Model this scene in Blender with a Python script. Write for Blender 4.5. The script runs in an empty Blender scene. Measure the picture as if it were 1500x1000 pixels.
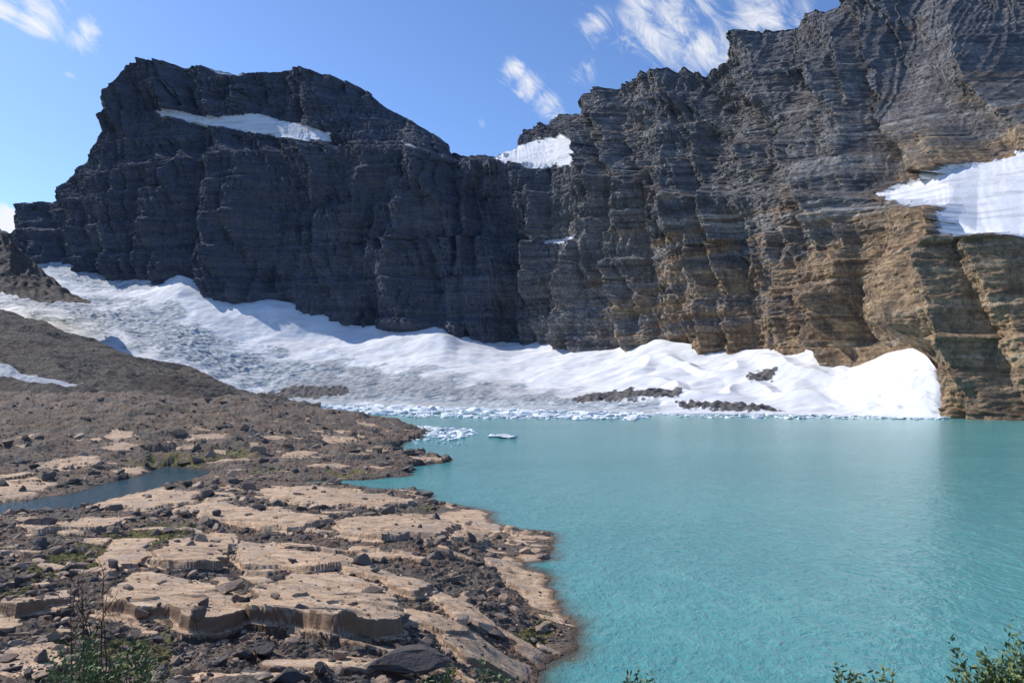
import bpy, bmesh, math, random
import numpy as np
from mathutils import Vector
rng=np.random.default_rng(7); random.seed(7)
F=1083.333; HOR=570.0; H=18.0
PIT=math.atan((HOR-500)/F); cp,sp=math.cos(PIT),math.sin(PIT)
f32=np.float32
def ray(px,py):
    R=np.asarray(px,float)-750; V=500-np.asarray(py,float)
    y=F*cp-V*sp; z=F*sp+V*cp
    return R/y, z/y
def at_d(px,py,d):
    a,b=ray(px,py); return a*d, d+0*a, H+b*d
def at_z(px,py,z):
    a,b=ray(px,py); d=(z-H)/b; return a*d,d
def proj(x,y,z):
    zz=z-H; f=y*cp+zz*sp; v=-y*sp+zz*cp
    return 750+F*x/f, 500-F*v/f
# ---------------- noise
P=rng.permutation(256); P=np.concatenate([P,P,P]).astype(np.int32)
ang=rng.random(256)*2*math.pi; GX2=np.cos(ang).astype(f32);GY2=np.sin(ang).astype(f32)
g3=rng.normal(size=(256,3)); G3=(g3/np.linalg.norm(g3,axis=1)[:,None]).astype(f32)
def fade(t): return t*t*t*(t*(t*6-15)+10)
def n2(x,y,s=0):
    x=np.asarray(x+s*17.37);y=np.asarray(y+s*9.71)
    x,y=np.broadcast_arrays(x,y)
    xi=np.floor(x);yi=np.floor(y);fx=(x-xi).astype(f32);fy=(y-yi).astype(f32)
    X=xi.astype(np.int32)&255;Y=yi.astype(np.int32)&255
    u=fade(fx);v=fade(fy)
    def c(i,j):
        h=P[P[X+i]+Y+j]
        return GX2[h]*(fx-i)+GY2[h]*(fy-j)
    a=c(0,0)*(1-u)+c(1,0)*u; b=c(0,1)*(1-u)+c(1,1)*u
    return (a*(1-v)+b*v)*1.5
def n3(x,y,z,s=0):
    x=np.asarray(x+s*17.37);y=np.asarray(y+s*9.71);z=np.asarray(z+s*3.3)
    xi=np.floor(x);yi=np.floor(y);zi=np.floor(z);fx=(x-xi).astype(f32);fy=(y-yi).astype(f32);fz=(z-zi).astype(f32)
    X=xi.astype(np.int32)&255;Y=yi.astype(np.int32)&255;Z=zi.astype(np.int32)&255
    u=fade(fx);v=fade(fy);w=fade(fz)
    def c(i,j,k):
        h=P[(P[P[X+i]+Y+j]+Z+k)]
        return G3[h,0]*(fx-i)+G3[h,1]*(fy-j)+G3[h,2]*(fz-k)
    r=0
    for k in (0,1):
        a=c(0,0,k)*(1-u)+c(1,0,k)*u; b=c(0,1,k)*(1-u)+c(1,1,k)*u
        r=r+(a*(1-v)+b*v)*(w if k else 1-w)
    return r*1.5
def fbm2(x,y,o=4,s=0,g=.5):
    r=0;A=1;f=1
    for i in range(o): r=r+A*n2(x*f,y*f,s+i*3);A*=g;f*=2.03
    return r
def rid2(x,y,s=0): return 1-2*np.abs(n2(x,y,s))
def tri(x): return np.abs(2*(x-np.floor(x))-1)
def sst(e0,e1,x):
    t=np.clip((x-e0)/(e1-e0),0,1); return t*t*(3-2*t)
def sdf(X,Y,poly):
    poly=np.asarray(poly,float); n=len(poly)
    D=np.full(X.shape,1e18); ins=np.zeros(X.shape,bool)
    for i in range(n):
        x0,y0=poly[i];x1,y1=poly[(i+1)%n]
        ex,ey=x1-x0,y1-y0; L=ex*ex+ey*ey+1e-12
        t=np.clip(((X-x0)*ex+(Y-y0)*ey)/L,0,1)
        D=np.minimum(D,(X-x0-t*ex)**2+(Y-y0-t*ey)**2)
        if abs(ey)>1e-12:
            c=((y0>Y)!=(y1>Y))&(X<ex*(Y-y0)/ey+x0); ins^=c
    D=np.sqrt(D); return np.where(ins,D,-D)
def sdfb(X,Y,poly,m):
    p=np.asarray(poly,float);x0,y0=p.min(0)-m;x1,y1=p.max(0)+m
    k=(X>x0)&(X<x1)&(Y>y0)&(Y<y1); r=np.full(X.shape,-float(m)*3); r[k]=sdf(X[k],Y[k],poly); return r
def tps_fit(pu,pv,pz,lam=1e-4):
    n=len(pu); r2=(pu[:,None]-pu)**2+(pv[:,None]-pv)**2
    K=.5*r2*np.log(r2+1e-12)+lam*np.eye(n)
    Pm=np.stack([np.ones(n),pu,pv],1)
    A=np.zeros((n+3,n+3));A[:n,:n]=K;A[:n,n:]=Pm;A[n:,:n]=Pm.T
    return np.linalg.solve(A,np.concatenate([pz,[0,0,0]])),pu,pv
def tps_eval(m,u,v):
    w,pu,pv=m; n=len(pu); r=w[n]+w[n+1]*u+w[n+2]*v
    for i in range(n):
        r2=(u-pu[i])**2+(v-pv[i])**2
        r=r+w[i]*.5*r2*np.log(r2+1e-12)
    return r
def tps_grid(m,u,v,st=4):
    nr,nc=u.shape; ri=np.unique(np.r_[np.arange(0,nr,st),nr-1]);ci=np.unique(np.r_[np.arange(0,nc,st),nc-1])
    Z=tps_eval(m,u[np.ix_(ri,ci)],v[np.ix_(ri,ci)])
    q=np.interp(np.arange(nr),ri,np.arange(len(ri)));i0=np.minimum(q.astype(int),len(ri)-2);f=(q-i0)[:,None];Z=Z[i0]*(1-f)+Z[i0+1]*f
    q=np.interp(np.arange(nc),ci,np.arange(len(ci)));i0=np.minimum(q.astype(int),len(ci)-2);f=(q-i0)[None];return Z[:,i0]*(1-f)+Z[:,i0+1]*f
# ---------------- mesh helpers
def link(o): bpy.context.scene.collection.objects.link(o); return o
def mesh_np(name,V,Fc,mat,attrs=None,smooth=True,k=4):
    me=bpy.data.meshes.new(name); V=np.ascontiguousarray(V,np.float32); Fc=np.ascontiguousarray(Fc,np.int32)
    nf=len(Fc); me.vertices.add(len(V)); me.vertices.foreach_set('co',V.ravel())
    me.loops.add(nf*k); me.loops.foreach_set('vertex_index',Fc.ravel())
    me.polygons.add(nf); me.polygons.foreach_set('loop_start',np.arange(0,nf*k,k,dtype=np.int32))
    me.polygons.foreach_set('loop_total',np.full(nf,k,np.int32))
    me.polygons.foreach_set('use_smooth',np.full(nf,smooth,bool))
    me.update(calc_edges=True)
    for an,av in (attrs or {}).items():
        at=me.attributes.new(an,'FLOAT','POINT'); at.data.foreach_set('value',np.ascontiguousarray(av,np.float32).ravel())
    me.materials.append(mat)
    return link(bpy.data.objects.new(name,me))
def grid_faces(nr,nc):
    i=np.arange(nr*nc).reshape(nr,nc)
    return np.stack([i[:-1,:-1],i[:-1,1:],i[1:,1:],i[1:,:-1]],-1).reshape(-1,4)
def grid_obj(name,X,Y,Z,mat,attrs=None,smooth=True):
    f=grid_faces(*X.shape)
    return mesh_np(name,np.stack([X,Y,Z],-1).reshape(-1,3),f,mat,{k:np.broadcast_to(v,X.shape).ravel() for k,v in (attrs or {}).items()},smooth)
# ---------------- material helpers
class M:
    def __init__(s,name):
        s.m=bpy.data.materials.new(name); s.m.use_nodes=True; s.t=s.m.node_tree; s.n=s.t.nodes; s.l=s.t.links
        s.b=s.n['Principled BSDF']; s.pos=s.n.new('ShaderNodeNewGeometry').outputs['Position']
    def put(s,sock,v):
        if isinstance(v,bpy.types.NodeSocket): s.l.new(v,sock)
        elif isinstance(v,tuple) and len(v)==3 and sock.type=='RGBA': sock.default_value=(*v,1)
        else: sock.default_value=v
    def scale(s,v,sc):
        n=s.n.new('ShaderNodeVectorMath'); n.operation='MULTIPLY'; s.put(n.inputs[0],v); n.inputs[1].default_value=sc; return n.outputs[0]
    def noise(s,sc,detail=4,vec=None,rough=.55,dist=0):
        n=s.n.new('ShaderNodeTexNoise'); s.l.new(s.scale(vec or s.pos,sc if isinstance(sc,tuple) else (sc,)*3),n.inputs['Vector'])
        n.inputs['Scale'].default_value=1;n.inputs['Detail'].default_value=detail;n.inputs['Roughness'].default_value=rough;n.inputs['Distortion'].default_value=dist
        return n.outputs['Fac']
    def voro(s,sc,feat='F1',out='Distance'):
        n=s.n.new('ShaderNodeTexVoronoi'); n.feature=feat; s.l.new(s.scale(s.pos,(sc,)*3),n.inputs['Vector']); n.inputs['Scale'].default_value=1; return n.outputs[out]
    def attr(s,name):
        n=s.n.new('ShaderNodeAttribute'); n.attribute_name=name; return n.outputs['Fac']
    def math(s,op,a,b=0.,c=None):
        n=s.n.new('ShaderNodeMath'); n.operation=op; s.put(n.inputs[0],a); s.put(n.inputs[1],b)
        if c is not None: s.put(n.inputs[2],c)
        return n.outputs[0]
    def rng(s,v,a,b,c=0.,d=1.,sm=True):
        n=s.n.new('ShaderNodeMapRange'); n.interpolation_type='SMOOTHSTEP' if sm else 'LINEAR'
        s.put(n.inputs[0],v)
        for i,q in enumerate((a,b,c,d)): n.inputs[i+1].default_value=q
        return n.outputs[0]
    def mix(s,f,a,b,mode='MIX'):
        n=s.n.new('ShaderNodeMix'); n.data_type='RGBA'; n.blend_type=mode; s.put(n.inputs[0],f); s.put(n.inputs[6],a); s.put(n.inputs[7],b); return n.outputs[2]
    def ramp(s,f,pts):
        n=s.n.new('ShaderNodeValToRGB'); s.put(n.inputs[0],f); e=n.color_ramp.elements
        while len(e)<len(pts): e.new(.5)
        for q,(p,c) in zip(e,pts): q.position=p; q.color=(*c,1)
        return n.outputs[0]
    def bump(s,h,dist,st=1.,nrm=None):
        n=s.n.new('ShaderNodeBump'); s.put(n.inputs['Height'],h); n.inputs['Distance'].default_value=dist; n.inputs['Strength'].default_value=st
        if nrm: s.l.new(nrm,n.inputs['Normal'])
        return n.outputs[0]
    def fin(s,col,rough=.9,nrm=None,spec=.2):
        s.put(s.b.inputs['Base Color'],col); s.put(s.b.inputs['Roughness'],rough); s.b.inputs['Specular IOR Level'].default_value=spec
        if nrm: s.l.new(nrm,s.b.inputs['Normal'])
        return s.m
# ---- materials
def mat_wall():
    m=M('layered_cliff_rock')
    warp=m.noise(.012,2)
    comb=m.n.new('ShaderNodeCombineXYZ'); m.l.new(m.math('MULTIPLY',warp,14.),comb.inputs[2])
    ad=m.n.new('ShaderNodeVectorMath'); m.l.new(m.pos,ad.inputs[0]); m.l.new(comb.outputs[0],ad.inputs[1]); pw=ad.outputs[0]
    band=m.noise((.004,.004,.15),5,pw,.78)
    streak=m.noise((.10,.10,.014),4,None,.7)
    rg=m.noise(.3,5,None,.78)
    cool=m.ramp(band,[(.34,(.13,.123,.123)),(.45,(.255,.24,.235)),(.55,(.37,.35,.335)),(.67,(.58,.55,.52))])
    warm=m.ramp(band,[(.34,(.23,.145,.09)),(.45,(.46,.305,.18)),(.55,(.60,.42,.25)),(.67,(.70,.55,.40))])
    w=m.rng(m.math('ADD',m.attr('warm'),m.math('MULTIPLY',m.math('SUBTRACT',m.noise((.010,.010,.06),4,pw,.65),.5),2.6)),.15,.75)
    c=m.mix(w,cool,warm)
    c=m.mix(m.rng(streak,.45,.68,.0,.62),c,(.08,.075,.075))
    c=m.mix(m.rng(m.noise(.03,4,None,.6),.48,.62,0,.35),c,(.12,.112,.11))
    c=m.mix(m.rng(rg,.38,.62,.55,0),c,(.06,.056,.056))
    c=m.mix(m.rng(rg,.56,.74,0,.45),c,(.52,.48,.44))
    c=m.mix(m.rng(m.math('ADD',m.attr('pale'),m.math('MULTIPLY',m.math('SUBTRACT',band,.5),2.5)),.6,1.2,0,.7),c,(.68,.65,.61))
    c=m.mix(m.rng(m.attr('haze_dark'),0,1,0,.70),c,(.078,.095,.14))  # bluish haze and shade of the left wall mixed into the rock colour
    sn=m.rng(m.math('ADD',m.attr('snow'),m.math('MULTIPLY',m.math('SUBTRACT',rg,.5),.4)),.42,.55)
    dirty=m.rng(m.noise((.012,.012,.14),5,pw,.78),.44,.66,0,.6)
    c=m.mix(sn,c,m.mix(dirty,(.72,.73,.76),(.38,.37,.38)))
    h=m.math('ADD',m.math('MULTIPLY',band,1.3),m.math('ADD',m.math('MULTIPLY',rg,1.5),m.math('MULTIPLY',streak,.6)))
    b=m.bump(m.math('MULTIPLY',h,m.rng(sn,0,1,1,.12)),2.8,.9)
    return m.fin(c,.92,b,.15)
def mat_ice():
    m=M('glacier_ice_and_snow')
    st=m.noise((.015,.06,.05),6,None,.72,.8)
    fine=m.noise((.05,.3,.2),5,None,.78)
    snow=m.mix(m.rng(st,.44,.64,0,.5),(.75,.76,.78),(.46,.46,.47))
    ice=m.ramp(fine,[(.35,(.12,.17,.21)),(.45,(.32,.37,.40)),(.55,(.57,.59,.61)),(.69,(.78,.78,.78))])
    ii=m.rng(m.math('ADD',m.attr('ice'),m.math('MULTIPLY',m.math('SUBTRACT',st,.5),1.5)),.33,.85)
    c=m.mix(ii,snow,ice)
    di=m.rng(m.math('ADD',m.attr('dirt'),m.math('MULTIPLY',m.math('SUBTRACT',fine,.5),1.3)),.3,.9,0,.75)
    c=m.mix(di,c,(.30,.28,.27))
    rk=m.rng(m.math('ADD',m.attr('rock'),m.math('MULTIPLY',m.math('SUBTRACT',m.noise(.25,5,None,.7),.5),1.2)),.4,.55)
    c=m.mix(rk,c,m.ramp(m.noise(.5,4,None,.7),[(.35,(.05,.05,.055)),(.65,(.20,.18,.17))]))
    b=m.bump(m.math('MULTIPLY',fine,m.math('ADD',m.math('ADD',ii,.3),rk)),1.9,.75)
    return m.fin(c,.75,b,.25)
def mat_ground():
    m=M('shore_rock_and_gravel')
    n2_=m.noise(2.2,6,None,.78); peb=m.voro(9.,out='Color'); n4=m.noise(.45,6,None,.75)
    grav=m.ramp(n2_,[(.34,(.06,.048,.042)),(.46,(.15,.118,.095)),(.58,(.26,.205,.16)),(.74,(.50,.40,.31))])
    sepc=m.n.new('ShaderNodeSeparateColor'); m.l.new(peb,sepc.inputs[0])
    grav=m.mix(m.rng(sepc.outputs[0],.72,1.,0,.6),grav,(.45,.35,.26))
    grav=m.mix(m.rng(m.noise(.25,4),.42,.62,0,.55),grav,(.25,.15,.095))
    grav=m.mix(m.rng(m.noise(.11,3),.50,.62,0,.5),grav,(.13,.118,.11))
    grav=m.mix(m.rng(n4,.36,.52,.65,0),grav,(.055,.045,.04))
    lay=m.noise((.35,1.1,5.),5,None,.65,.5)
    slab=m.ramp(lay,[(.3,(.32,.195,.115)),(.45,(.49,.33,.205)),(.58,(.60,.43,.285)),(.75,(.69,.55,.41))])
    slab=m.mix(m.rng(n4,.48,.64,0,.75),slab,(.26,.19,.14))
    slab=m.mix(m.rng(m.noise(.16,3,None,.6),.5,.62,0,.55),slab,(.33,.265,.215))
    crack=m.voro(.28,'DISTANCE_TO_EDGE')
    slab=m.mix(m.rng(crack,0.,.014,.6,0.),slab,(.12,.08,.06))
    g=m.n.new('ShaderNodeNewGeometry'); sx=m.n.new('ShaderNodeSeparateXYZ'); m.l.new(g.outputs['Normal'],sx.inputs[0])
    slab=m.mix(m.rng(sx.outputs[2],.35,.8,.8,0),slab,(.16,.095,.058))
    sa=m.math('ADD',m.attr('slab'),m.math('ADD',m.math('MULTIPLY',m.math('SUBTRACT',n2_,.5),1.1),m.math('MULTIPLY',m.math('SUBTRACT',n4,.5),-1.9)))
    s=m.rng(sa,.46,.60)
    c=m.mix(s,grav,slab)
    gr=m.rng(m.math('ADD',m.attr('green'),m.math('MULTIPLY',m.math('SUBTRACT',n2_,.5),1.8)),.40,.78,0,.8)
    c=m.mix(gr,c,m.mix(n2_,(.07,.085,.02),(.25,.22,.055)))
    c=m.mix(m.rng(m.attr('wet'),0,1,0,.75),c,(.07,.04,.025))
    b=m.bump(m.math('ADD',m.math('MULTIPLY',n2_,m.rng(s,0,1,1.,.25)),m.math('MULTIPLY',n4,m.rng(s,0,1,2.,.2))),.38,1.)
    b=m.bump(lay,.12,.8,b)
    return m.fin(c,.88,b,.2)
def mat_moraine():
    m=M('moraine_scree')
    n=m.noise(.5,6,None,.82); l=m.noise((.03,.03,.3),4,None,.65,.6); l2=m.noise(.03,3)
    c=m.ramp(n,[(.36,(.035,.032,.031)),(.48,(.12,.106,.094)),(.60,(.31,.265,.22))])
    c=m.mix(m.rng(l,.45,.62,0,.6),c,(.07,.066,.065))
    c=m.mix(m.rng(l2,.5,.65,0,.4),c,(.20,.135,.10))
    c=m.mix(m.rng(m.math('ADD',m.attr('snow'),m.math('MULTIPLY',m.math('SUBTRACT',n,.5),.4)),.45,.55),c,(.7,.72,.75))
    return m.fin(c,.93,m.bump(m.math('ADD',n,l),2.6,1.),.15)
def mat_stone():
    m=M('loose_stone'); t=m.attr('tint')
    c=m.ramp(t,[(0,(.05,.048,.05)),(.25,(.115,.10,.092)),(.5,(.23,.17,.13)),(.75,(.37,.265,.185)),(1,(.60,.47,.34))])
    n=m.noise(4.,4,None,.7); c=m.mix(m.rng(n,.35,.7,.0,.4),c,(.12,.095,.08))
    return m.fin(c,.88,m.bump(n,.08,.9),.2)
def mat_floe():
    m=M('floating_ice'); n=m.noise(.6,4,None,.7)
    c=m.ramp(n,[(.3,(.45,.60,.64)),(.45,(.76,.80,.82)),(.65,(.88,.89,.9))])
    c=m.mix(m.rng(m.noise(.17,3),.6,.7,0,.6),c,(.4,.4,.4))
    return m.fin(c,.6,m.bump(n,.5,.8),.3)
def mat_water():
    m=M('glacial_meltwater')
    c=m.mix(m.rng(m.noise((.006,.012,.01),3,None,.6),.35,.65),(.072,.275,.280),(.10,.335,.330))
    rip=m.noise((1.3,.8,1),4,None,.68,.6); rip2=m.noise((.30,.2,1),4,None,.6,.8)
    c=m.mix(m.rng(rip2,.45,.7,0,.4),c,(.17,.44,.42))
    c=m.mix(m.rng(rip,.5,.75,0,.3),c,(.20,.47,.45))
    c=m.mix(m.rng(m.attr('milk'),0,1,0,.6),c,(.24,.50,.47))
    c=m.mix(m.attr('pond'),c,(.035,.075,.085))
    c=m.mix(m.rng(m.attr('shallow'),.1,.95,0,.9),c,(.10,.075,.045))
    b=m.bump(m.math('ADD',m.math('MULTIPLY',rip,1.4),m.math('MULTIPLY',rip2,1.4)),.28,.8)
    m.b.inputs['IOR'].default_value=1.33
    return m.fin(c,.16,b,.5)
def mat_flat(name,c,r=.8,n=6.):
    m=M(name); return m.fin(m.mix(m.rng(m.noise(n,2),.3,.7),c,tuple(q*.6 for q in c)),r)
WALL,ICE,GND,MOR,STO,FLO,WAT=mat_wall(),mat_ice(),mat_ground(),mat_moraine(),mat_stone(),mat_floe(),mat_water()

# =================== CLIFF WALL (lofted headwall) ===================
def I(px,pts):
    p=np.array(pts,float); return np.interp(px,p[:,0],p[:,1])
def gs(a,w):
    k=np.exp(-np.linspace(-2,2,2*w+1)**2); k/=k.sum(); return np.convolve(np.pad(a,w,mode='edge'),k,'valid')
NC=1750; px=np.linspace(-180,1720,NC)
Bpts=[(-180,400),(0,372),(30,372),(100,386),(150,403),(230,408),(262,402),(330,430),(430,447),(520,476),(600,478),(650,476),(670,488),(740,502),(850,500),(900,508),(940,500),(970,497),(1080,515),(1195,506),(1210,530),(1250,540),(1330,520),(1360,535),(1375,560),(1390,612),(1500,616),(1720,622)]
Dpts=[(-180,1520),(0,1470),(100,1400),(300,1250),(500,1150),(650,1080),(760,1060),(860,960),(960,840),(1080,740),(1200,630),(1300,550),(1385,480),(1500,425),(1720,360)]
Cpts=[(-180,400),(0,378),(10,365),(20,345),(35,300),(75,297),(110,265),(135,225),(150,185),(168,145),(178,105),(190,98),(215,94),(300,100),(350,111),(400,104),(450,105),(500,116),(540,134),(570,160),(620,188),(655,210),(661,225),(700,233),(728,232),(760,216),(764,196),(772,189),(812,188),(828,176),(852,170),(880,145),(935,106),(1000,106),(1035,110),(1050,85),(1075,70),(1110,55),(1160,45),(1195,30),(1250,10),(1290,-8),(1400,-35),(1500,-55),(1720,-90)]
Tpts=[(-180,400),(0,376),(20,360),(35,335),(75,320),(150,262),(230,240),(330,226),(480,218),(600,222),(660,230),(700,237),(730,239),(770,245),(860,243),(900,262),(1000,288),(1290,292),(1310,300),(1350,304),(1400,315),(1440,336),(1500,348),(1720,355)]
Spts=[(-180,400),(0,375),(20,355),(35,325),(75,312),(150,252),(230,228),(330,214),(480,208),(600,214),(660,228),(700,235),(730,234),(770,214),(820,203),(850,207),(860,212),(900,250),(1000,280),(1280,282),(1300,272),(1340,262),(1400,242),(1500,223),(1720,210)]
B=I(px,Bpts);D=gs(I(px,Dpts),40);C=I(px,Cpts);T=I(px,Tpts);S=I(px,Spts)
dT=gs(I(px,[(-180,50),(0,40),(100,60),(300,75),(650,75),(800,60),(900,50),(1280,55),(1330,35),(1720,28)]),15)
dS=gs(I(px,[(-180,60),(0,45),(100,80),(300,115),(650,110),(720,110),(800,130),(870,90),(930,62),(1270,70),(1340,120),(1500,150),(1720,150)]),12)
dC=gs(I(px,[(-180,70),(0,60),(100,110),(250,200),(600,220),(660,160),(740,170),(780,240),(850,200),(930,190),(1100,230),(1290,250),(1350,280),(1720,300)]),12)
jr=I(px,[(-180,2),(600,2.5),(740,2),(765,4),(900,8),(1100,11),(1720,13)])
C=C-jr*(tri(px/37+n2(px/60,px*0,3))*.6+rid2(px/6.5,px*0,5)*.3+rid2(px/51,px*0,9)*.6-.6)
S=np.maximum(S,C+1.5); T=np.maximum(T,S+1.5)
segs=[(B+25,D-2,B,D,12),(B,D,T,D+dT,330),(T,D+dT,S,D+dS,70),(S,D+dS,C,D+dC,270),(C,D+dC,C+6,D+dC+25,6),(C+6,D+dC+25,C+60,D+dC+400,12)]
PY=[];DD=[]
for (y0,d0,y1,d1,n) in segs:
    t=(np.arange(n)/n)[:,None]; PY.append(y0+(y1-y0)*t); DD.append(d0+(d1-d0)*t)
PY.append((C+60)[None]);DD.append((D+dC+400)[None])
PY=np.concatenate(PY);DD=np.concatenate(DD);nr=len(PY)
DD[12:682]=np.apply_along_axis(lambda c:gs(c,9),0,DD)[12:682]
PX=np.tile(px,(nr,1))
X,Y,Z=at_d(PX,PY,DD)
bx,by=X[12],Y[12]; tx=gs(np.gradient(bx),30);ty=gs(np.gradient(by),30); L=np.hypot(tx,ty); tx/=L;ty/=L
nx,ny=ty,-tx
s=np.cumsum(np.hypot(np.gradient(bx),np.gradient(by)))
Sg0=np.tile(s,(nr,1))
Zp=Z+.03*X+8*n2(Sg0/200,Z/200,4); Zp=Zp+5*n2(Zp/35,Zp*0,6)
kb=Zp/62; kf=np.floor(kb); ks=kf+sst(.88,1,kb-kf)
joff=11*n2(ks*.77+.3,Sg0/300,7)
kb2=(Zp+9*n2(Sg0/110,Z*0,8))/23; kf=np.floor(kb2); ks2=kf+sst(.85,1,kb2-kf)
joff2=5*n2(ks2*.83+.2,Sg0/120,19)
Sg=Sg0+Z*(.10+.18*sst(850,1050,PX))+joff
mask=np.ones(nr); mask[:12]=np.linspace(.5,1,12); mask[-13:]=np.linspace(1,.2,13); mask=mask[:,None]
snow=np.full(X.shape,-30.)
snowpolys=[[(1293,285),(1330,270),(1400,249),(1440,239),(1500,222),(1720,205),(1720,360),(1500,346),(1424,346),(1405,325),(1420,306),(1350,299),(1300,291)],
 [(725,236),(760,214),(820,199),(852,206),(860,241),(800,245),(750,243)],
 [(810,353),(835,348),(863,345),(866,352),(845,360),(812,359)],[(782,350),(798,350),(800,356),(785,356)],
 [(230,162),(265,166),(320,174),(380,167),(430,180),(486,196),(482,208),(440,207),(380,196),(300,184),(240,172)],
 [(300,97),(320,102),(345,107),(368,112),(345,115),(318,108)],[(590,208),(600,211),(618,221),(600,217)]]
nz=n2(PX/14,PY/9,31)*6+n2(PX/5,PY/4,33)*3
for k,p in enumerate(snowpolys):
    snow=np.maximum(snow,sdfb(PX,PY,p,14)+nz*(.9 if k<2 else .35))
snowm=sst(-3,4,snow)
big=I(px,[(-180,.8),(600,.95),(850,1.1),(950,1.25),(1720,1.25)])[None]
fin=I(px,[(-180,1.1),(900,1.),(1200,.85),(1400,.65),(1720,.6)])[None]
m1=np.clip(.55+1.1*n2(Sg0/110,Z/70,10),.1,1.2); m2=np.clip(.5+1.2*n2(Sg0/60,Z/35,18),.08,1.2)
disp=big*(22*(rid2(Sg/170,Z/900,12)-.3)+24*(tri(Sg/130+.8*n2(Sg/180,Z/300,11))-.5)+16*(tri(Sg/57+1.0*n2(Sg/95,Z/150,13))-.5)*(.3+m1))
Sf=Sg+joff2
disp=disp+fin*(9.5*(tri(Sf/23+1.0*n2(Sg0/45,Z/80,14))-.5)*m1+4.6*(tri(Sf/9.7+.9*n2(Sg0/24,Z/40,15))-.5)*m2+2.0*(rid2(Sf/6,Z/14,17)-.3)*m1)
def strat(z,h,q=.35):
    u=z/h; f=u-np.floor(u); return (np.floor(u)+sst(1-q,1,f))-u
lat=np.clip(.55+1.0*n2(Sg0/60,Zp/40,21),.1,1.3)
disp=disp-fin*(7.*(kb-ks)*-1*(.4+lat)+3.2*(kb2-ks2)*-1*lat*1.2+(1.3-lat*.6)*(1.1*strat(Zp,6.1,.25)+.5*strat(Zp,2.9)))
f3=np.abs(n3(X/22,Y/22,Z/20,27)); f4=np.abs(n3(X/9,Y/9,Z/9,28))
disp=disp+fin*(5.5*(.3-f3)+2.8*(.3-f4)+1.7*n3(X/5,Y/5,Z/3.5,23)+1.1*n3(X/2.6,Y/2.6,Z/2.,24))
disp=disp*mask*(1-.88*snowm)+snowm*2
led=np.exp(-((PX-838)/45)**2)*(sst(352,358,PY)*(1-sst(370,500,PY)))
disp=disp+12*led
# the foot of the wall behind the right-hand snow mound is kept recessed
foot=sst(1205,1245,PX)*(1-sst(1385,1420,PX))*sst(470,520,PY)
disp=disp*(1-.8*foot)-4*foot
def butt(c,wd,y0,y1,a):
    return a*np.clip(1-np.abs(PX-c+6*n2(PY/25,PX/40,26))/wd,0,1)**.8*sst(y0,y0+(y1-y0)*.35,PY)
disp=disp+butt(738+(PY-345)*-.12,48,335,500,28)+butt(350-(PY-250)*.2,55,215,440,28)+butt(1275-(PY-360)*.05,38,350,545,16)*(1-sst(420,500,PY))+butt(870-(PY-300)*.1,55,330,505,14)
disp=disp-butt(1040-(PY-150)*.12,20,150,500,16)-butt(655-(PY-300)*.1,22,240,480,14)
disp=disp+(butt(1245,45,-20,290,24)-butt(1180-(PY-100)*.2,26,40,320,16)+butt(1120-(PY-100)*.2,36,60,330,16))*(1-sst(260,330,PY))
X=X+nx*disp;Y=Y+ny*disp
warm=I(px,[(-180,-.2),(700,-.15),(850,.1),(950,.4),(1050,.62),(1200,.78),(1300,.98),(1400,1.1),(1720,1.15)])[None]*sst(210,440,PY+ I(px,[(900,-10),(1250,-10),(1400,100),(1720,110)])[None])
pale=np.exp(-((PY-(325-(PX-1050)*.09))/22)**2)*sst(980,1060,PX)*(1-sst(1290,1310,PX))*.8
haze_dark=(1-sst(700,930,PX+ (PY-300)*.2))*1.0+sst(900,1000,PX)*(1-sst(40,260,PY))*.4  # left: haze and shade put into the colour; upper right: darker tone
grid_obj('mountain_headwall',X,Y,Z,WALL,{'snow':np.clip(.5+snow/12,0,1),'warm':warm,'pale':pale,'haze_dark':haze_dark},smooth=False)
del disp,nz,f3,f4

# =================== GLACIER (lofted) ===================
gpx=np.linspace(-120,1404,1100)
gB=gs(I(gpx,[(-120,395),(0,368),(30,368),(100,386),(150,403),(230,408),(262,402),(330,430),(430,447),(520,476),(600,478),(650,475),(670,488),(740,502),(850,499),(900,508),(940,500),(970,498),(1080,515),(1150,511),(1190,510),(1216,530),(1245,539),(1275,528),(1305,515),(1335,509),(1356,519),(1372,541),(1384,573),(1392,600),(1404,609)]),7)
gBs=gs(gB,75)
gT=gs(I(gpx,[(-120,560),(60,560),(250,590),(380,590),(430,588),(500,591),(600,594),(750,599),(850,602),(950,605),(1100,605),(1250,608),(1330,610),(1385,611),(1404,612)]),60)
dTe=gs(I(gpx,[(-120,720),(60,760),(250,850),(380,930),(500,860),(600,780),(750,650),(850,595),(950,545),(1100,535),(1250,508),(1330,475),(1385,458),(1404,455)]),50)
rightw=sst(1180,1260,gpx)
dBs=np.interp(gpx,px,D)-gs(I(gpx,[(-120,0),(1195,0),(1240,6),(1300,8),(1345,6),(1404,8)]),10)
NR=560; t=np.linspace(0,1.06,NR)[:,None]; tc_=np.minimum(t,1)
amp=sst(0,.08,tc_)
w4=tc_**5*(1-rightw)+tc_**1.2*rightw
py_=gT+(gBs-gT)*tc_+(gB-gBs)*w4
dd_=dTe+(dBs-dTe)*tc_**.92+np.maximum(t-1,0)*(900+300*rightw)
PXg=np.tile(gpx,(NR,1))
a_,b_=ray(PXg,py_)
b_=b_-np.maximum(t-1,0)*(.02+.3*rightw)
GX,GY,Gz=a_*dd_,dd_,H+b_*dd_
q1,q2=PXg,py_
ice=sst(-25,25,sdf(q1,q2,[(-150,420),(120,440),(250,447),(330,500),(420,520),(620,545),(800,575),(960,590),(960,620),(380,600),(380,575),(200,510),(60,455),(-150,470)])+n2(q1/40,q2/14,41)*22)
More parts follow.
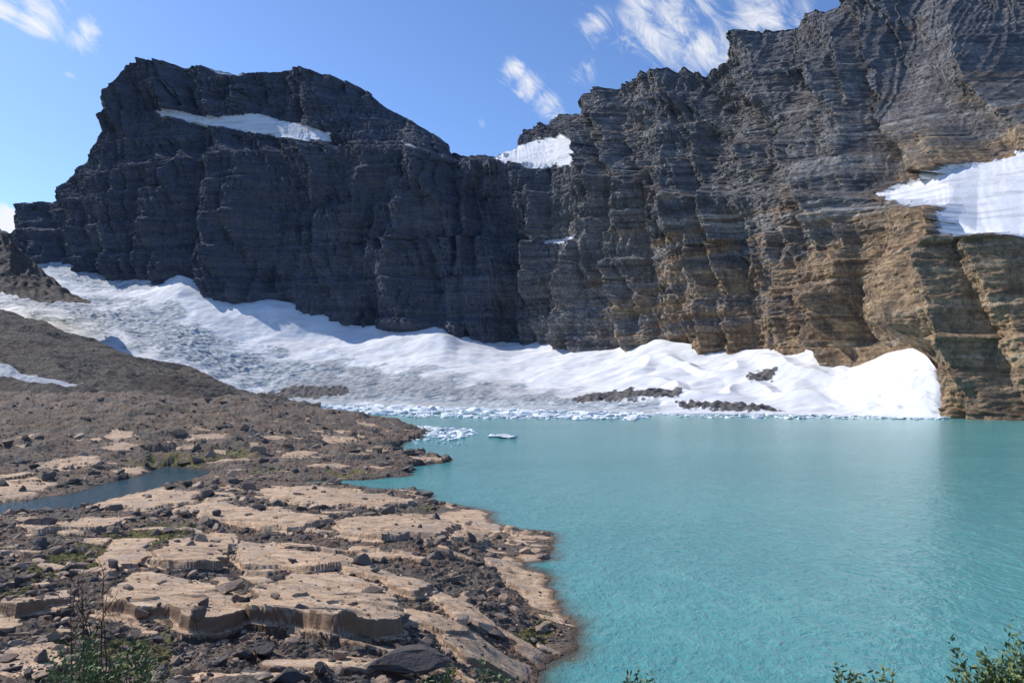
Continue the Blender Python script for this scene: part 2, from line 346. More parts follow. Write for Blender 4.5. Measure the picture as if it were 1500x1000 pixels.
ice=np.maximum(ice,.75*sst(-8,8,sdfb(q1,q2,[(40,370),(120,390),(240,412),(220,430),(130,425),(60,400)],20)))
dirt=.62*sst(-20,20,sdf(q1,q2,[(480,530),(700,548),(900,575),(1000,590),(700,600),(420,590),(400,570)])+n2(q1/50,q2/9,43)*15)
dirt=np.maximum(dirt,rightw*(.18+.45*np.clip(n2(q1/30+q2/18,q2/5-q1/16,47)+.1,0,1)))
rock=np.full(q1.shape,-9.)
for p in [[(830,587),(870,577),(930,571),(1000,578),(990,586),(900,589),(850,590)],[(1092,556),(1110,549),(1138,547),(1130,557),(1100,563)],[(385,580),(430,568),(500,566),(520,576),(470,583),(400,584)],[(990,594),(1050,590),(1110,594),(1150,600),(1100,602),(1000,599)],[(1386,575),(1396,565),(1404,606),(1392,604)]]:
    rock=np.maximum(rock,sdfb(q1,q2,p,10)+n2(q1/9,q2/3,45)*3)
rockm=sst(-2,2,rock)
fl=(GX*.35+GY*.94); calm=(1-.85*sst(1195,1245,PXg))*(1-.6*sst(.8,.97,t))
dz=calm*(ice*(2.7*(rid2(GX/38+.5*n2(GX/90,GY/90,2),fl/11,51)-.4)+1.7*(rid2(GX/14,fl/5.,52)-.4))+(1-ice)*(3.2*fbm2(GX/70,GY/50,3,53)+.3*n2(GX/9,GY/7,56)))+rockm*(1+2.0*n2(GX/6,GY/6,54))
dz=dz+calm*sst(880,960,PXg)*6*np.clip(rid2(GX/42+GY/160,GY/75,55)-.35,0,1)*sst(0,.3,tc_)*(1-sst(.7,.9,t))
dz=dz+rightw*(1.6*fbm2(GX/16,GY/22,3,57)+1.5*(rid2((GX+GY*.4)/11,GY/50,58)-.5))*sst(0,.2,tc_)*(1-.6*sst(.85,1,t))
def gb(cx,cy,wx,wy,h): return h*np.exp(-((q1-cx)/wx)**2-((q2-cy)/wy)**2)
dz=dz+gb(385,462,60,16,14)-gb(470,490,50,14,9)+gb(1325,565,40,20,3)-gb(1220,568,30,16,7)+gb(1130,535,50,18,6)+gb(640,500,70,12,7)+gb(260,430,50,10,8)
Gz=Gz+dz*amp
Gz[0]=-1
grid_obj('glacier',GX,GY,Gz,ICE,{'ice':ice,'dirt':dirt,'rock':np.clip(.5+rock/6,0,1)})

# =================== MORAINE SLOPE (lofted) ===================
mpx=np.linspace(-320,470,760)
mT=I(mpx,[(-320,345),(0,449),(60,470),(100,487),(200,518),(300,548),(380,574),(430,584),(470,592)])
mdT=I(mpx,[(-320,900),(0,700),(200,600),(380,510),(470,470)])
mB=gs(I(mpx,[(-320,594),(180,594),(300,612),(360,626),(470,630)]),15); mdB=gs(I(mpx,[(-320,300),(180,300),(300,370),(360,410),(470,420)]),15)
t=np.linspace(0,1,430)[:,None]
mpy=mB+(mT-mB)*t; mdd=mdB+(mdT-mdB)*t**1.15
bt=np.linspace(.02,1,30)[:,None]
mpy=np.concatenate([mpy,mT+bt*70]);mdd=np.concatenate([mdd,mdT+bt*260])
MX,MY,MZ=at_d(np.tile(mpx,(460,1)),mpy,mdd)
st=MX*.62+MY*.55+MZ*1.6+10*n2(MX/80,MY/80,61)
tt=np.concatenate([t,1-bt])
MZ=MZ+sst(0,.2,tt)*(3.6*(rid2(st/26,(MX-MY)/260,62)-.4)+2.2*(tri(st/11+n2(MX/60,MY/60,65))-.5)+1.4*fbm2(MX/16,MY/16,4,64,.55))
msn=sdfb(np.tile(mpx,(460,1)),mpy,[(-100,515),(0,533),(60,548),(130,566),(135,572),(60,566),(-100,535)],12); msn[430:]=-20
grid_obj('moraine_slope',MX,MY,MZ,MOR,{'snow':np.clip(.5+msn/8,0,1)})
sx_=np.linspace(-260,130,260); sd_=np.linspace(0,1,120)[:,None]
top=I(sx_,[(-260,300),(-60,320),(-10,331),(12,340),(22,362),(60,395),(100,428),(122,440),(130,441)]); bot=I(sx_,[(-260,480),(0,428),(60,442),(130,443)])
SPY=top+(bot-top)*sd_+ n2(np.tile(sx_/9,(120,1)),sd_*6,71)*4*(1-sd_*.3)
sD=1120-200*sd_+0*sx_
a,b,c=at_d(np.tile(sx_,(120,1)),SPY,sD)
b=b+6*rid2(a/20,c/30,72)+3*n3(a/8,b/8,c/8,73)
grid_obj('rock_spur',a,b,c,MOR,{'snow':np.zeros(a.shape)})

# =================== FOREGROUND SHORE ===================
cols=np.concatenate([np.linspace(-220,900,1200),np.linspace(903,2000,110)])
g=np.linspace(25**-.5,440**-.5,1000)
rows=np.concatenate([np.exp(np.linspace(math.log(1.2),math.log(24.9),90)),g**-2])
ca=ray(cols,700)[0]; FA=np.tile(ca,(len(rows),1)); FD=np.tile(rows[:,None],(1,len(cols)))
FX,FY=FA*FD,FD
pts=[]
def gz(x,d,z): a,b=ray(x,590); pts.append((float(a),math.log(d),z))
def gzz(x,y,z): xx,dd=at_z(x,y,z); pts.append((float(xx/dd),math.log(float(dd)),z))
for q in [(0,1000,8),(200,1000,8),(400,1000,7.6),(600,1000,6.4),(720,1000,3.4),(0,920,6),(200,920,5.6),(400,920,4.8),(600,920,3.4),(750,920,1.3),(0,850,4),(200,850,3.8),(400,850,3.2),(600,850,2.2),(720,850,1),(0,790,2.6),(250,790,2.6),(500,790,2.),(680,790,1.2),(350,740,1.6),(550,735,1.),(-200,800,3),(-200,920,6),(-200,1000,8.5),(0,680,1.6),(150,680,1.4),(300,672,1.6),(500,685,1.1),(580,680,.8),(0,640,5),(200,640,5),(400,640,3.6),(540,640,1.6),(-200,640,5),(-200,600,11),(0,600,10.5),(150,600,10.3),(300,600,9.6),(440,606,7.6),(530,622,3.6),(0,577,15.8),(200,578,15.6),(350,581,14.6),(440,593,10.6),(520,606,6.6),(580,616,3.4),(610,628,1.8),(-200,577,16)]: gzz(*q)
for x in (-220,200,600,1000,1400,2000):
    for d,z in ((1.2,16.45),(5,15.3),(10,13.5),(18,10.2)): gz(x,d,z)
for x in (900,1400,2000): gz(x,28,5.);gz(x,40,-1);gz(x,80,-5)
for q in [(-200,420,12),(0,420,10),(200,420,6),(350,400,1),(500,400,-5),(650,380,-8),(800,100,-5),(900,300,-10)]: gz(*q)
A=np.array(pts); fm=tps_fit(A[:,0]*2,A[:,1],A[:,2]/10,1e-4)
base=tps_grid(fm,FA*2,np.log(FD))*10
Pp=lambda l:[tuple(map(float,at_z(x,y,0.))) for x,y in l]
Pd=lambda l:[(float(ray(x,600)[0])*d,d) for x,d in l]
land=Pp([(1900,1090),(1000,1090),(830,1035),(790,1005),(795,978),(845,948),(838,915),(815,875),(795,838),(760,824),(748,815),(772,822),(805,818),(820,803),(808,788),(795,779),(745,778),(722,762),(705,747),(665,740),(635,737),(610,718),(560,715),(500,712),(420,711),(405,709),(420,706),(500,703),(560,700),(600,696),(598,684),(650,677),(658,673),(640,668),(600,666),(578,660),(585,650),(612,643),(624,636)])+Pd([(628,330),(560,400),(450,440),(300,470),(-400,470),(-400,60)])+[(-60.,-3.),(60.,-3.),(90.,38.)]
pond=Pp([(240,683),(318,690),(300,700),(215,718),(130,745),(0,757),(-150,765),(-150,748),(0,738),(95,724),(180,702)])
wob=(n2(FX/2.2,FY/2.2,81)*.6+n2(FX/.8,FY/.8,82)*.35+n2(FX/7,FY/7,83)*1.0)*np.clip(FD/70,.5,1.8)
sdl=sdf(FX,FY,land)+wob
sdp=sdf(FX,FY,pond)+wob*.8
sdl=np.minimum(sdl,-sdp)
def slabpoly(l):
    w=[]
    for x,y in l:
        a_,b_=ray(x,y); ds=np.exp(np.linspace(math.log(20),math.log(400),400))
        bz=tps_eval(fm,np.full(400,a_*2),np.log(ds))*10; hit=np.where(bz>=H+b_*ds)[0]
        d=ds[hit[0]] if len(hit) else 400.
        w.append((float(a_*d),float(d)))
    return w
polys=[([(350,912),(385,880),(430,850),(500,846),(565,868),(575,888),(592,940),(560,952),(500,950),(440,935),(370,925)],1.7),
([(158,880),(205,845),(262,850),(345,880),(350,925),(290,935),(165,905)],1.4),
([(222,838),(238,802),(300,785),(345,790),(330,836),(270,842)],1.1),([(352,794),(400,797),(470,828),(515,842),(450,842),(345,832)],.8),
([(500,772),(600,754),(660,758),(690,775),(640,790),(600,786),(560,800),(505,790)],1.0),([(668,760),(715,766),(742,790),(700,800),(660,792),(692,776)],.8),
([(720,822),(785,838),(815,880),(838,935),(815,918),(780,880),(745,855)],.6),
([(745,812),(760,788),(800,780),(816,800),(795,816),(760,822)],1.6),
([(585,890),(640,902),(690,922),(650,930),(600,915)],.6),([(640,935),(700,928),(775,958),(765,972),(690,965)],.8),
([(50,780),(130,758),(180,764),(150,780),(60,786)],.9),
([(130,742),(190,717),(250,712),(290,728),(250,748),(200,752)],.8),([(255,750),(300,735),(380,748),(485,768),(420,785),(330,768)],.8),
([(5,912),(40,888),(95,868),(105,885),(60,905),(20,922)],1.2),
([(370,715),(440,712),(520,720),(600,735),(570,750),(480,745),(400,735)],.6),([(170,790),(225,790),(215,830),(160,850),(150,820)],.7),
([(0,706),(60,700),(85,712),(40,728),(0,738)],.8),([(160,690),(200,680),(250,680),(200,695)],.6),
([(600,668),(652,671),(645,677),(605,674)],.4),([(640,742),(700,740),(722,752),(690,757),(650,752)],.6),
([(400,812),(470,806),(560,835),(630,866),(600,876),(540,858),(470,835)],.7),([(640,870),(700,885),(740,920),(700,915),(650,892)],.5),([(410,668),(450,660),(480,668),(440,674)],.8),([(150,640),(190,633),(200,642),(165,648)],.9),([(60,680),(120,668),(150,676),(100,690)],.8),([(270,640),(320,636),(330,644),(280,648)],.7),([(470,640),(520,640),(530,648),(480,650)],.7)]
slab=np.full(FX.shape,0.); add=np.zeros(FX.shape)
ew=n2(FX/4.5,FY/4.5,89)*.9+n2(FX/1.8,FY/1.8,91)*.5+n2(FX/.8,FY/.8,92)*.15
ew2=n2(FX/5,FY/3,93)
for l,amp_ in polys:
    w=np.array(slabpoly(l)); x0,y0=w.min(0)-2;x1,y1=w.max(0)+2
    mk=(FX>x0)&(FX<x1)&(FY>y0)&(FY<y1)
    s_=sdf(FX[mk],FY[mk],w)+ew[mk]*(1 if y1<120 else 2)
    r=np.clip((y1-2-FY[mk])/(y1-y0-4),0,1)
    stp=r*2.5+1.5*ew2[mk]; stp=(np.floor(stp)+sst(.92,1,stp-np.floor(stp)))/3
    rp=.12*amp_
    ins=.35*sst(-.45,-.38,s_)+.65*sst(-.05,.05+rp*.4,s_); slab[mk]=np.maximum(slab[mk],sst(-.5,-.3,s_)); add[mk]=np.maximum(add[mk],ins*amp_*(.12+.55*r**.8+.33*np.clip(stp,0,1)))
v=FX*.42+FY*.9; u=FX*.9-FY*.42
wv=1.1*fbm2(u/16,v/11,3,93)
q=-v/15+wv*.7+.5*n2(u/9,v/5,94); f1=q-np.floor(q)
pxs,pys=proj(FX,FY,base)
reg=sst(-25,25,sdf(pxs,pys,[(-60,1010),(-60,745),(120,735),(200,708),(600,712),(860,830),(860,1010),(600,1010)])+n2(pxs/60,pys/30,96)*20)
nat=sst(.42,.48,fbm2(u/8,v/4.,3,97)+.08*n2(FX/.8,FY/.8,98))*reg*(1-slab)
add=add+nat*(.15+.4*f1*sst(1.,.97,f1))
slab=np.maximum(slab,nat)
reg2=(1-reg)*sst(90,140,FD)
nat2=sst(.38,.44,fbm2(FX/12,FY/9,3,99))*reg2*sst(0,6,sdl)*(1-sst(3,7,base)*.7)
slab=np.maximum(slab,nat2*.9); add=add+nat2*.5
rub=(1-slab*.93)
det=rub*(.32*fbm2(FX/2.4,FY/2.4,4,101,.55)+.08*n2(FX/.3,FY/.3,102)+.16*np.clip(rid2(FX/1.1,FY/1.1,107),0,1))*(1-.3*sst(100,160,FD))+.35*fbm2(FX/9,FY/9,2,103)+slab*(.035*fbm2(u/1.4,v/.5,3,104)+.12*n2(u/6,v/3,108))
det=det+sst(110,200,FD)*rub*(1.3*fbm2(FX/11,FY/11,4,105,.52)+1.4*np.clip(rid2(FX/19,FY/13,106)-.2,0,1))
kk=1-np.exp(-np.maximum(sdl,0)/(2.5+.02*FD))
hl=base*kk+(add+det)*sst(-.2,1.2,sdl)+.04
FZ=np.where(sdl>0,np.maximum(hl,-.02+.1*np.minimum(sdl,1)),np.maximum(sdl*.42,-6))
green=np.zeros(FX.shape)
gpol=[([(30,850),(60,815),(150,800),(230,775),(290,775),(250,800),(160,830),(80,850)],1.),([(0,860),(60,850),(40,890),(0,895)],.9),([(455,690),(520,684),(550,692),(500,698)],.8),([(610,742),(650,742),(660,750),(620,752)],.8),([(750,925),(800,905),(825,915),(800,945),(770,945)],.9),([(180,668),(360,655),(380,672),(260,682),(180,676)],.75),([(410,735),(450,728),(470,740),(430,745)],.8),([(60,935),(260,930),(250,1000),(60,1000)],.7),([(0,600),(300,590),(420,620),(300,640),(0,640)],.45),([(150,780),(250,770),(270,790),(170,800)],.9),([(350,690),(420,680),(430,690),(370,698)],.7)]
gn=n2(pxs/10,pys/6,111)*8
for p,wt in gpol: green=np.maximum(green,wt*sst(-9,9,sdfb(pxs,pys,p,18)+gn))
green=green*(1-slab*.8)
wet=(1-sst(.15,.9,sdl))*sst(-1.5,-.2,sdl)*.9
grid_obj('rocky_shore_ground',FX,FY,FZ,GND,{'slab':slab,'green':green,'wet':wet})
def ground(x,y):
    x=np.asarray(x,float);y=np.asarray(y,float)
    ci=np.interp(x/y,ca,np.arange(len(ca))); ri=np.interp(y,rows,np.arange(len(rows)))
    c0=np.clip(ci.astype(int),0,len(ca)-2);r0=np.clip(ri.astype(int),0,len(rows)-2);fc=ci-c0;fr=ri-r0
    def sm(Z): return (Z[r0,c0]*(1-fc)+Z[r0,c0+1]*fc)*(1-fr)+(Z[r0+1,c0]*(1-fc)+Z[r0+1,c0+1]*fc)*fr
    return sm(FZ),sm(slab),sm(green),sm(sdl)

# =================== LAKE ===================
lc=np.linspace(-1.2,1.6,900); lrw=np.concatenate([np.linspace(24**-.5,400**-.5,500)**-2,np.exp(np.linspace(math.log(405),math.log(4000),90))])
LX=lc[None]*lrw[:,None]; LY=np.tile(lrw[:,None],(1,900)); hz,_,_,_=ground(LX,LY)
hz=np.where((LY>430)|(LX/LY>ca[-1]),-5,hz); hz=np.where(LX/LY<ca[0],2,hz)
pd=sst(-6,-2,sdfb(LX,LY,pond,12))
grid_obj('lake',LX,LY,LX*0,WAT,{'shallow':np.exp(np.minimum(hz,0)/.6)*(1-pd*.6),'pond':pd,'milk':sst(380,560,LY)*(1-sst(.15,.45,LX/LY))})

# =================== STONES ===================
def ico(sub):
    bm=bmesh.new(); bmesh.ops.create_icosphere(bm,subdivisions=sub,radius=1); V=np.array([v.co[:] for v in bm.verts]);Fx=np.array([[v.index for v in f.verts] for f in bm.faces]); bm.free(); return V,Fx
def proto(sub,r,planes=9):
    V,Fx=ico(sub); V=V.copy()
    for _ in range(planes):
        n=r.normal(size=3);n/=np.linalg.norm(n); c=r.uniform(.35,.75); d=V@n; V-=np.outer(np.maximum(d-c,0),n)
    V*=r.uniform(.7,1.3,3); V+=r.normal(scale=.02,size=V.shape); return V,Fx
def scatter(name,mat,pos,size,protos,flat=.7,tint=None,sink=.3,tiltmax=.5):
    r=rng; Vs=[];Fs=[];Ts=[];off=0
    for i,(p,sz) in enumerate(zip(pos,size)):
        V,Fx=protos[r.integers(len(protos))]
        th=r.uniform(0,6.283);c_,s_=math.cos(th),math.sin(th)
        W=V*np.array([sz*r.uniform(.8,1.3),sz*r.uniform(.7,1.),sz*flat*r.uniform(.7,1.2)])
        tl=r.uniform(-tiltmax,tiltmax); W=W@np.array([[1,0,0],[0,math.cos(tl),-math.sin(tl)],[0,math.sin(tl),math.cos(tl)]])
        W=W@np.array([[c_,-s_,0],[s_,c_,0],[0,0,1]])+np.array(p)+np.array([0,0,sz*flat*(1-sink*2)*.6])
        Vs.append(W);Fs.append(Fx+off);off+=len(W);Ts.append(np.full(len(W),tint[i] if tint is not None else r.random()))
    return mesh_np(name,np.concatenate(Vs),np.concatenate(Fs),mat,{'tint':np.concatenate(Ts)},smooth=False,k=3)
pr2=[proto(2,rng) for _ in range(14)]; pr3=[proto(3,rng,16) for _ in range(8)]
N=60000; aa_=rng.uniform(float(ca[0])*.85,float(ray(860,700)[0]),N); gg=rng.uniform(330**-.5,23**-.5,N); dd=gg**-2
xx,yy=aa_*dd,dd; hz,sl,gr,sdv=ground(xx,yy)
cl=fbm2(xx/6,yy/6,2,121)
ok=(sdv>.1)&(rng.random(N)<np.clip(.6+cl,.08,1)*(1-.88*sl))
xx,yy,hz,dd=xx[ok],yy[ok],hz[ok],dd[ok]
sz=np.clip(.043*(rng.pareto(1.75,len(xx))+1),0,.6)*np.clip(dd/38,.8,3.8)*.85
scatter('scattered_stones',STO,np.stack([xx,yy,hz],1),sz,pr2,.65,tint=np.clip(rng.beta(1.9,2.1,len(xx)),0,1))
def onground(px_,py_):
    a_,b_=ray(px_,py_)
    ds=np.exp(np.linspace(math.log(6),math.log(420),3000)); z=ground(a_*ds,ds)[0]; hit=np.where(z>=H+b_*ds)[0]
    d=ds[hit[0]] if len(hit) else 200.; return float(a_*d),float(d),float(ground(np.array([a_*d]),np.array([d]))[0][0])
for (bx_,by_,w_,tn,fl_) in [(590,985,120,.22,.55),(335,868,70,.5,.5),(385,960,48,.1,.9),(325,975,32,.12,.9),(355,965,34,.15,.8),(275,712,24,.2,.8),(590,915,44,.4,.6),(690,790,22,.3,.7),(318,755,20,.2,.8),(103,835,28,.1,.6),(30,853,34,.12,.5),(205,905,36,.5,.7),(497,965,36,.75,.6),(200,755,18,.2,.8),(550,838,22,.25,.7),(62,970,40,.3,.7),(470,990,40,.12,.8),(420,1000,44,.1,.8),(300,888,22,.2,.8),(612,792,14,.3,.8)]:
    x,y,z=onground(bx_,by_); sz_=w_/2/F*y
    scatter('boulder',STO,[(x,y,z)],[sz_],pr3,fl_,[tn],sink=.15,tiltmax=.3)
# =================== ICE FLOES ===================
pos=[];szs=[]
def floes(poly,n,s0,s1):
    P_=np.array(poly,float);x0,y0=P_.min(0);x1,y1=P_.max(0);k=0
    while k<n:
        x=rng.uniform(x0,x1,1);y=rng.uniform(y0,y1,1)
        if sdf(x,y,poly)[0]>0:
            a_,d_=at_z(x[0],y[0],0.); pos.append((float(a_),float(d_),.05)); szs.append(rng.uniform(s0,s1)*rng.uniform(.4,1)); k+=1
floes([(385,592),(560,593),(700,598),(960,606),(950,614),(700,612),(560,608),(430,600)],620,1.5,6.5)
floes([(385,594),(560,595),(700,600),(700,607),(560,605),(420,600)],260,4,11)
floes([(540,600),(800,605),(945,611),(930,616),(600,612)],340,1,5)
floes([(700,600),(950,607),(940,612),(720,608)],130,4,10)
floes([(610,626),(680,628),(700,636),(660,645),(615,638)],170,.8,3.8)
floes([(590,640),(700,648),(660,654),(600,652)],46,.3,1.6)
floes([(960,605),(1190,606),(1395,610),(1395,615),(1000,612)],300,1,5)
scatter('ice_floes',FLO,pos,szs,pr2,.32,sink=.33,tiltmax=.12)
for (x,y,s_) in [(735,641,5.4),(722,640,3.4),(752,642,3.0),(660,632,5.),(640,630,4.2),(625,628,3.8)]:
    a_,d_=at_z(x,y,0.); scatter('iceberg',FLO,[(float(a_),float(d_),.1)],[s_],pr3,.32,sink=.2,tiltmax=.2)
# =================== VEGETATION ===================
LEAF=mat_flat('shrub_leaf',(.17,.22,.08),.6,9.); TWIG=mat_flat('twig_bark',(.06,.045,.035),.9)
GRS=mat_flat('grass_blade',(.17,.19,.05),.7)
class Acc:
    def __init__(s): s.v=[];s.f=[];s.m=[]
    def tube(s,p,r,mi):
        n=len(p);o=len(s.v)
        for i in range(n):
            for k in range(4):
                a=k*math.pi/2; s.v.append((p[i][0]+r[i]*math.cos(a),p[i][1]+r[i]*math.sin(a),p[i][2]))
        for i in range(n-1):
            for k in range(4): s.f.append((o+i*4+k,o+i*4+(k+1)%4,o+i*4+4+(k+1)%4,o+i*4+4+k)); s.m.append(mi)
    def leaf(s,p,d,L,W,mi):
        d=Vector(d).normalized(); sd=d.cross(Vector((random.gauss(0,1),random.gauss(0,1),random.gauss(0,1)))).normalized(); p=Vector(p);o=len(s.v)
        m=p+d*L*.5; s.v+=[tuple(p),tuple(m+sd*W),tuple(p+d*L),tuple(m-sd*W)]; s.f.append((o,o+1,o+2,o+3)); s.m.append(mi)
    def obj(s,name,mats):
        me=bpy.data.meshes.new(name); me.from_pydata(s.v,[],s.f)
        for m in mats: me.materials.append(m)
        me.polygons.foreach_set('material_index',s.m); return link(bpy.data.objects.new(name,me))
def shrub(name,x,y,top,w,n=26,leaves=True):
    z=float(ground(np.array([x]),np.array([y]))[0][0]); h=top-z; A_=Acc()
    for i in range(n):
        th=random.uniform(0,6.28);lean=random.uniform(.1,1)*w/h; hh=h*random.uniform(.6,1.03)
        p=[];r=[];bx_,by_=x+random.gauss(0,w*.2),y+random.gauss(0,w*.2);cur=random.uniform(-.3,.3)
        for k in range(10):
            t_=k/9; q=t_**1.4*lean*hh*.6; a_=th+cur*t_*2
            p.append((bx_+q*math.cos(a_)+random.gauss(0,.008),by_+q*math.sin(a_)+random.gauss(0,.008),z-.05+hh*t_)); r.append(.011*(1-t_*.85)*(1 if leaves else 2.2))
        A_.tube(p,r,1)
        for k in range(3,10):
            q=Vector(p[k])
            for j in range(8 if leaves else 2):
                dr=Vector((random.gauss(0,1),random.gauss(0,1),random.uniform(.1,1.4)))
                if leaves: A_.leaf(q+Vector((random.gauss(0,.03),random.gauss(0,.03),random.uniform(-.12,.1))),dr,random.uniform(.05,.11),.014*random.uniform(.8,1.5),0)
                else:
                    e=q+dr.normalized()*random.uniform(.15,.4)*h*.35; e2=e+Vector((random.gauss(0,.1),random.gauss(0,.1),.12))*h*.4
                    A_.tube([tuple(q),tuple(e),tuple(e2)],[.012,.008,.004],1)
    return A_.obj(name,[LEAF,TWIG])
for (x,d,ty_,w,n) in [(130,10.5,935,1.0,18),(190,11,945,.8,16),(95,9.5,960,.8,14),(225,12,950,.6,8),(640,10.5,985,.9,14),(705,10,982,.7,12),(760,10.5,990,.5,6),(1275,9.5,980,.5,12),(1245,9.5,988,.4,7),(1480,9,948,.7,24),(1450,9,972,.6,16),(1515,9,930,.6,20),(930,10,988,.3,5)]:
    a_,b_=ray(x,ty_); shrub('willow_shrub',float(a_)*d,d,float(H+b_*d),w,n)
a_,b_=ray(148,835); shrub('bare_shrub',float(a_)*15,15.,float(H+b_*15),1.3,8,False)
A_=Acc(); N=22000; aa_=rng.uniform(-.8,.12,N); dd=rng.uniform(230**-.5,24**-.5,N)**-2; hz,sl,gr,sdv=ground(aa_*dd,dd)
for a_,d_,z_,q in zip(aa_,dd,hz,gr*(sdv>.3)):
    if q>.45 and random.random()<q*.7:
        sc=min(1.6,max(.7,d_/50))
        for k in range(7):
            A_.leaf((a_*d_+random.gauss(0,.12)*sc,d_+random.gauss(0,.12)*sc,z_-.02),(random.gauss(0,.5),random.gauss(0,.5),1),random.uniform(.1,.24)*sc,.022*sc,0)
A_.obj('grass_tufts',[GRS])
# =================== HIKERS ===================
def hiker(px_,py_,jc,face):
    x,y,z=onground(px_,py_); me=bpy.data.meshes.new('hiker')
    J=[(0,0,.95),(0,0,1.15),(0,.0,1.38),(0,0,1.50),(0,-.01,1.62),(0,-.01,1.74),(.11,0,.88),(.13,-.06,.50),(.13,.02,.08),(.13,-.12,.03),(-.11,0,.88),(-.13,.06,.50),(-.13,.12,.08),(-.13,-.02,.03),(.19,0,1.40),(.26,.03,1.13),(.24,-.08,.90),(.24,-.11,.80),(-.19,0,1.40),(-.26,.03,1.13),(-.24,-.1,.92),(-.24,-.14,.82),(0,.16,1.3),(0,.17,1.05)]
    E=[(0,1),(1,2),(2,3),(3,4),(4,5),(0,6),(6,7),(7,8),(8,9),(0,10),(10,11),(11,12),(12,13),(2,14),(14,15),(15,16),(16,17),(2,18),(18,19),(19,20),(20,21),(2,22),(22,23)]
    R=[.15,.14,.16,.06,.10,.085,.095,.07,.05,.045,.095,.07,.05,.045,.065,.05,.036,.035,.065,.05,.036,.035,.12,.13]
    me.from_pydata(J,E,[]); o=link(bpy.data.objects.new('hiker',me)); o.modifiers.new('skin','SKIN'); o.modifiers.new('sub','SUBSURF').levels=1
    if not me.skin_vertices:
        bpy.context.view_layer.objects.active=o; o.select_set(True); bpy.ops.mesh.customdata_skin_add()
    for i,sv in enumerate(me.skin_vertices[0].data): sv.radius=(R[i],R[i]*.85); sv.use_root=(i==0)
    m=M('hiker_clothes'); tc=m.n.new('ShaderNodeTexCoord'); sx=m.n.new('ShaderNodeSeparateXYZ'); m.l.new(tc.outputs['Object'],sx.inputs[0])
    c=m.ramp(m.math('DIVIDE',sx.outputs[2],1.85),[(0,(.05,.04,.03)),(.06,(.06,.06,.08)),(.5,jc),(.83,(.45,.28,.2)),(.92,(.08,.05,.03))])
    c.node.color_ramp.interpolation='CONSTANT'; me.materials.append(m.fin(c,.8)); o.location=(x,y,z); o.rotation_euler[2]=face
hiker(577,664,(.04,.06,.14),.6); hiker(590,664,(.08,.10,.16),-.9)
# =================== LIGHT / SKY ===================
SEL,SAZ=math.radians(38),math.radians(-61)
sd=Vector((math.sin(SAZ)*math.cos(SEL),math.cos(SAZ)*math.cos(SEL),math.sin(SEL)))
ld=bpy.data.lights.new('sun','SUN'); ld.energy=5.0; ld.angle=math.radians(.5); ld.color=(1,.95,.88)
lo=link(bpy.data.objects.new('sun',ld)); lo.rotation_euler=(-sd).to_track_quat('-Z','Y').to_euler()
w=bpy.data.worlds.new('World'); bpy.context.scene.world=w; w.use_nodes=True; nt=w.node_tree; N_=nt.nodes; Lk=nt.links
sky=N_.new('ShaderNodeTexSky'); sky.sky_type='NISHITA'; sky.sun_disc=False; sky.sun_elevation=SEL; sky.sun_rotation=SAZ; sky.altitude=1500; sky.ozone_density=1.6; sky.dust_density=1.0
tc=N_.new('ShaderNodeTexCoord'); D_=tc.outputs['Generated']
def mth(op,a,b=0.):
    n=N_.new('ShaderNodeMath');n.operation=op
    for i,q in enumerate((a,b)):
        if isinstance(q,bpy.types.NodeSocket): Lk.new(q,n.inputs[i])
        else: n.inputs[i].default_value=q
    return n.outputs[0]
def vm(op,a,b):
    n=N_.new('ShaderNodeVectorMath');n.operation=op;Lk.new(a,n.inputs[0]);n.inputs[1].default_value=b
    return n.outputs['Value'] if op in('DISTANCE','DOT_PRODUCT') else n.outputs[0]
acc=None
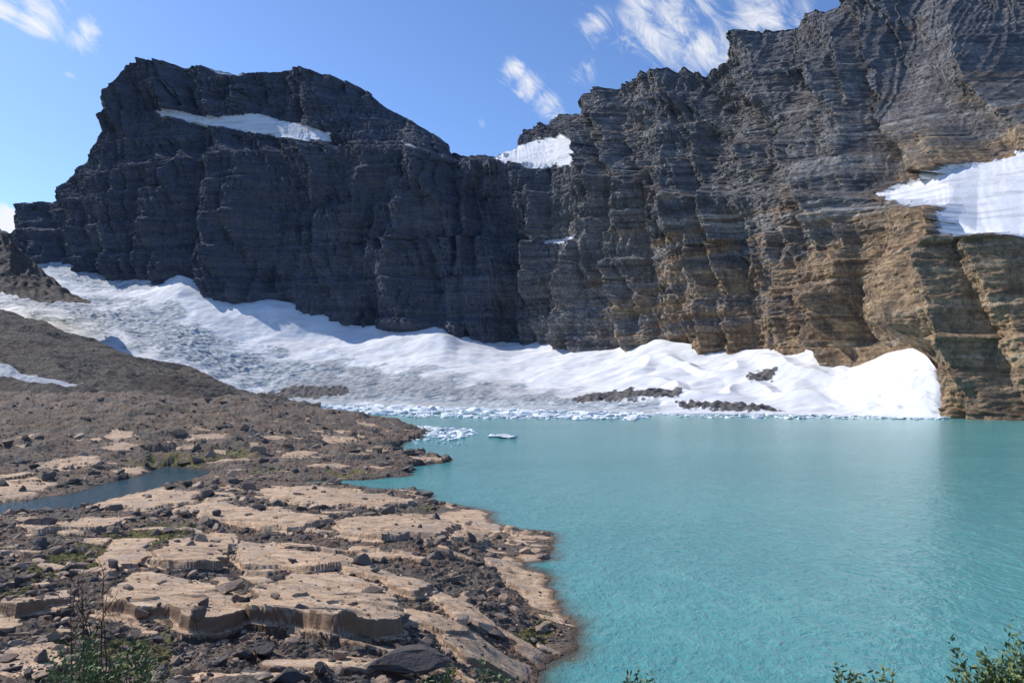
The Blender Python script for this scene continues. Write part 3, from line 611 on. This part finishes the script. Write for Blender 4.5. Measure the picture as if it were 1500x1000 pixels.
for (x,y,r,wt) in [(880,30,45,1),(930,25,65,1),(985,40,75,1),(1030,70,60,1),(1065,90,45,.95),(1010,5,60,.9),(1120,12,70,.9),(1160,20,45,.75),(752,102,32,1),(775,125,36,1),(800,155,34,1),(815,172,20,.9),(850,105,40,.55),(705,180,18,.6),(10,10,30,.9),(55,22,44,.92),(125,55,30,.95),(100,112,16,.75),(162,150,16,.9),(12,325,30,1.4),(-20,330,40,1.3),(-150,60,80,1),(1900,50,150,1)]:
    a_,b_=ray(x,y); v_=Vector((float(a_),1,float(b_))).normalized()
    mr=N_.new('ShaderNodeMapRange'); mr.interpolation_type='SMOOTHSTEP'; Lk.new(vm('DISTANCE',D_,v_),mr.inputs[0])
    for i,q in enumerate((0,1.3*r/F,wt,0)): mr.inputs[i+1].default_value=q
    acc=mr.outputs[0] if acc is None else mth('MAXIMUM',acc,mr.outputs[0])
cb=N_.new('ShaderNodeCombineXYZ'); Lk.new(vm('DOT_PRODUCT',D_,(.75*7,0,-.66*7)),cb.inputs[0]); Lk.new(vm('DOT_PRODUCT',D_,(.66*19,0,.75*19)),cb.inputs[1]); Lk.new(vm('DOT_PRODUCT',D_,(0,6,0)),cb.inputs[2])
nn=N_.new('ShaderNodeTexNoise'); Lk.new(cb.outputs[0],nn.inputs['Vector']); nn.inputs['Scale'].default_value=2.0; nn.inputs['Detail'].default_value=10; nn.inputs['Roughness'].default_value=.66; nn.inputs['Distortion'].default_value=1.0
mr=N_.new('ShaderNodeMapRange'); mr.interpolation_type='SMOOTHSTEP'; Lk.new(mth('ADD',nn.outputs['Fac'],mth('MULTIPLY',acc,.42)),mr.inputs[0])
for i,q in enumerate((.68,1.06,0,.95)): mr.inputs[i+1].default_value=q
mul=N_.new('ShaderNodeMix'); mul.data_type='RGBA'; mul.blend_type='MULTIPLY'; mul.inputs[0].default_value=1; Lk.new(sky.outputs[0],mul.inputs[6]); mul.inputs[7].default_value=(.92,1.12,1.42,1)
mx=N_.new('ShaderNodeMix'); mx.data_type='RGBA'; Lk.new(mth('MULTIPLY',mr.outputs[0],mth('MINIMUM',mth('MULTIPLY',acc,4.),1.)),mx.inputs[0]); Lk.new(mul.outputs[2],mx.inputs[6]); mx.inputs[7].default_value=(7.1,7.2,7.4,1)
bg=N_['Background']; Lk.new(mx.outputs[2],bg.inputs[0]); bg.inputs[1].default_value=.132
# =================== CAMERA ===================
cd=bpy.data.cameras.new('camera'); cd.lens=26; cd.sensor_width=36; cd.clip_end=12000; cd.clip_start=.2
co=link(bpy.data.objects.new('camera',cd)); co.location=(0,0,H); co.rotation_euler=(math.pi/2+PIT,0,0)
sc=bpy.context.scene; sc.camera=co; sc.view_settings.view_transform='Standard'; sc.view_settings.look='None'; sc.view_settings.exposure=0
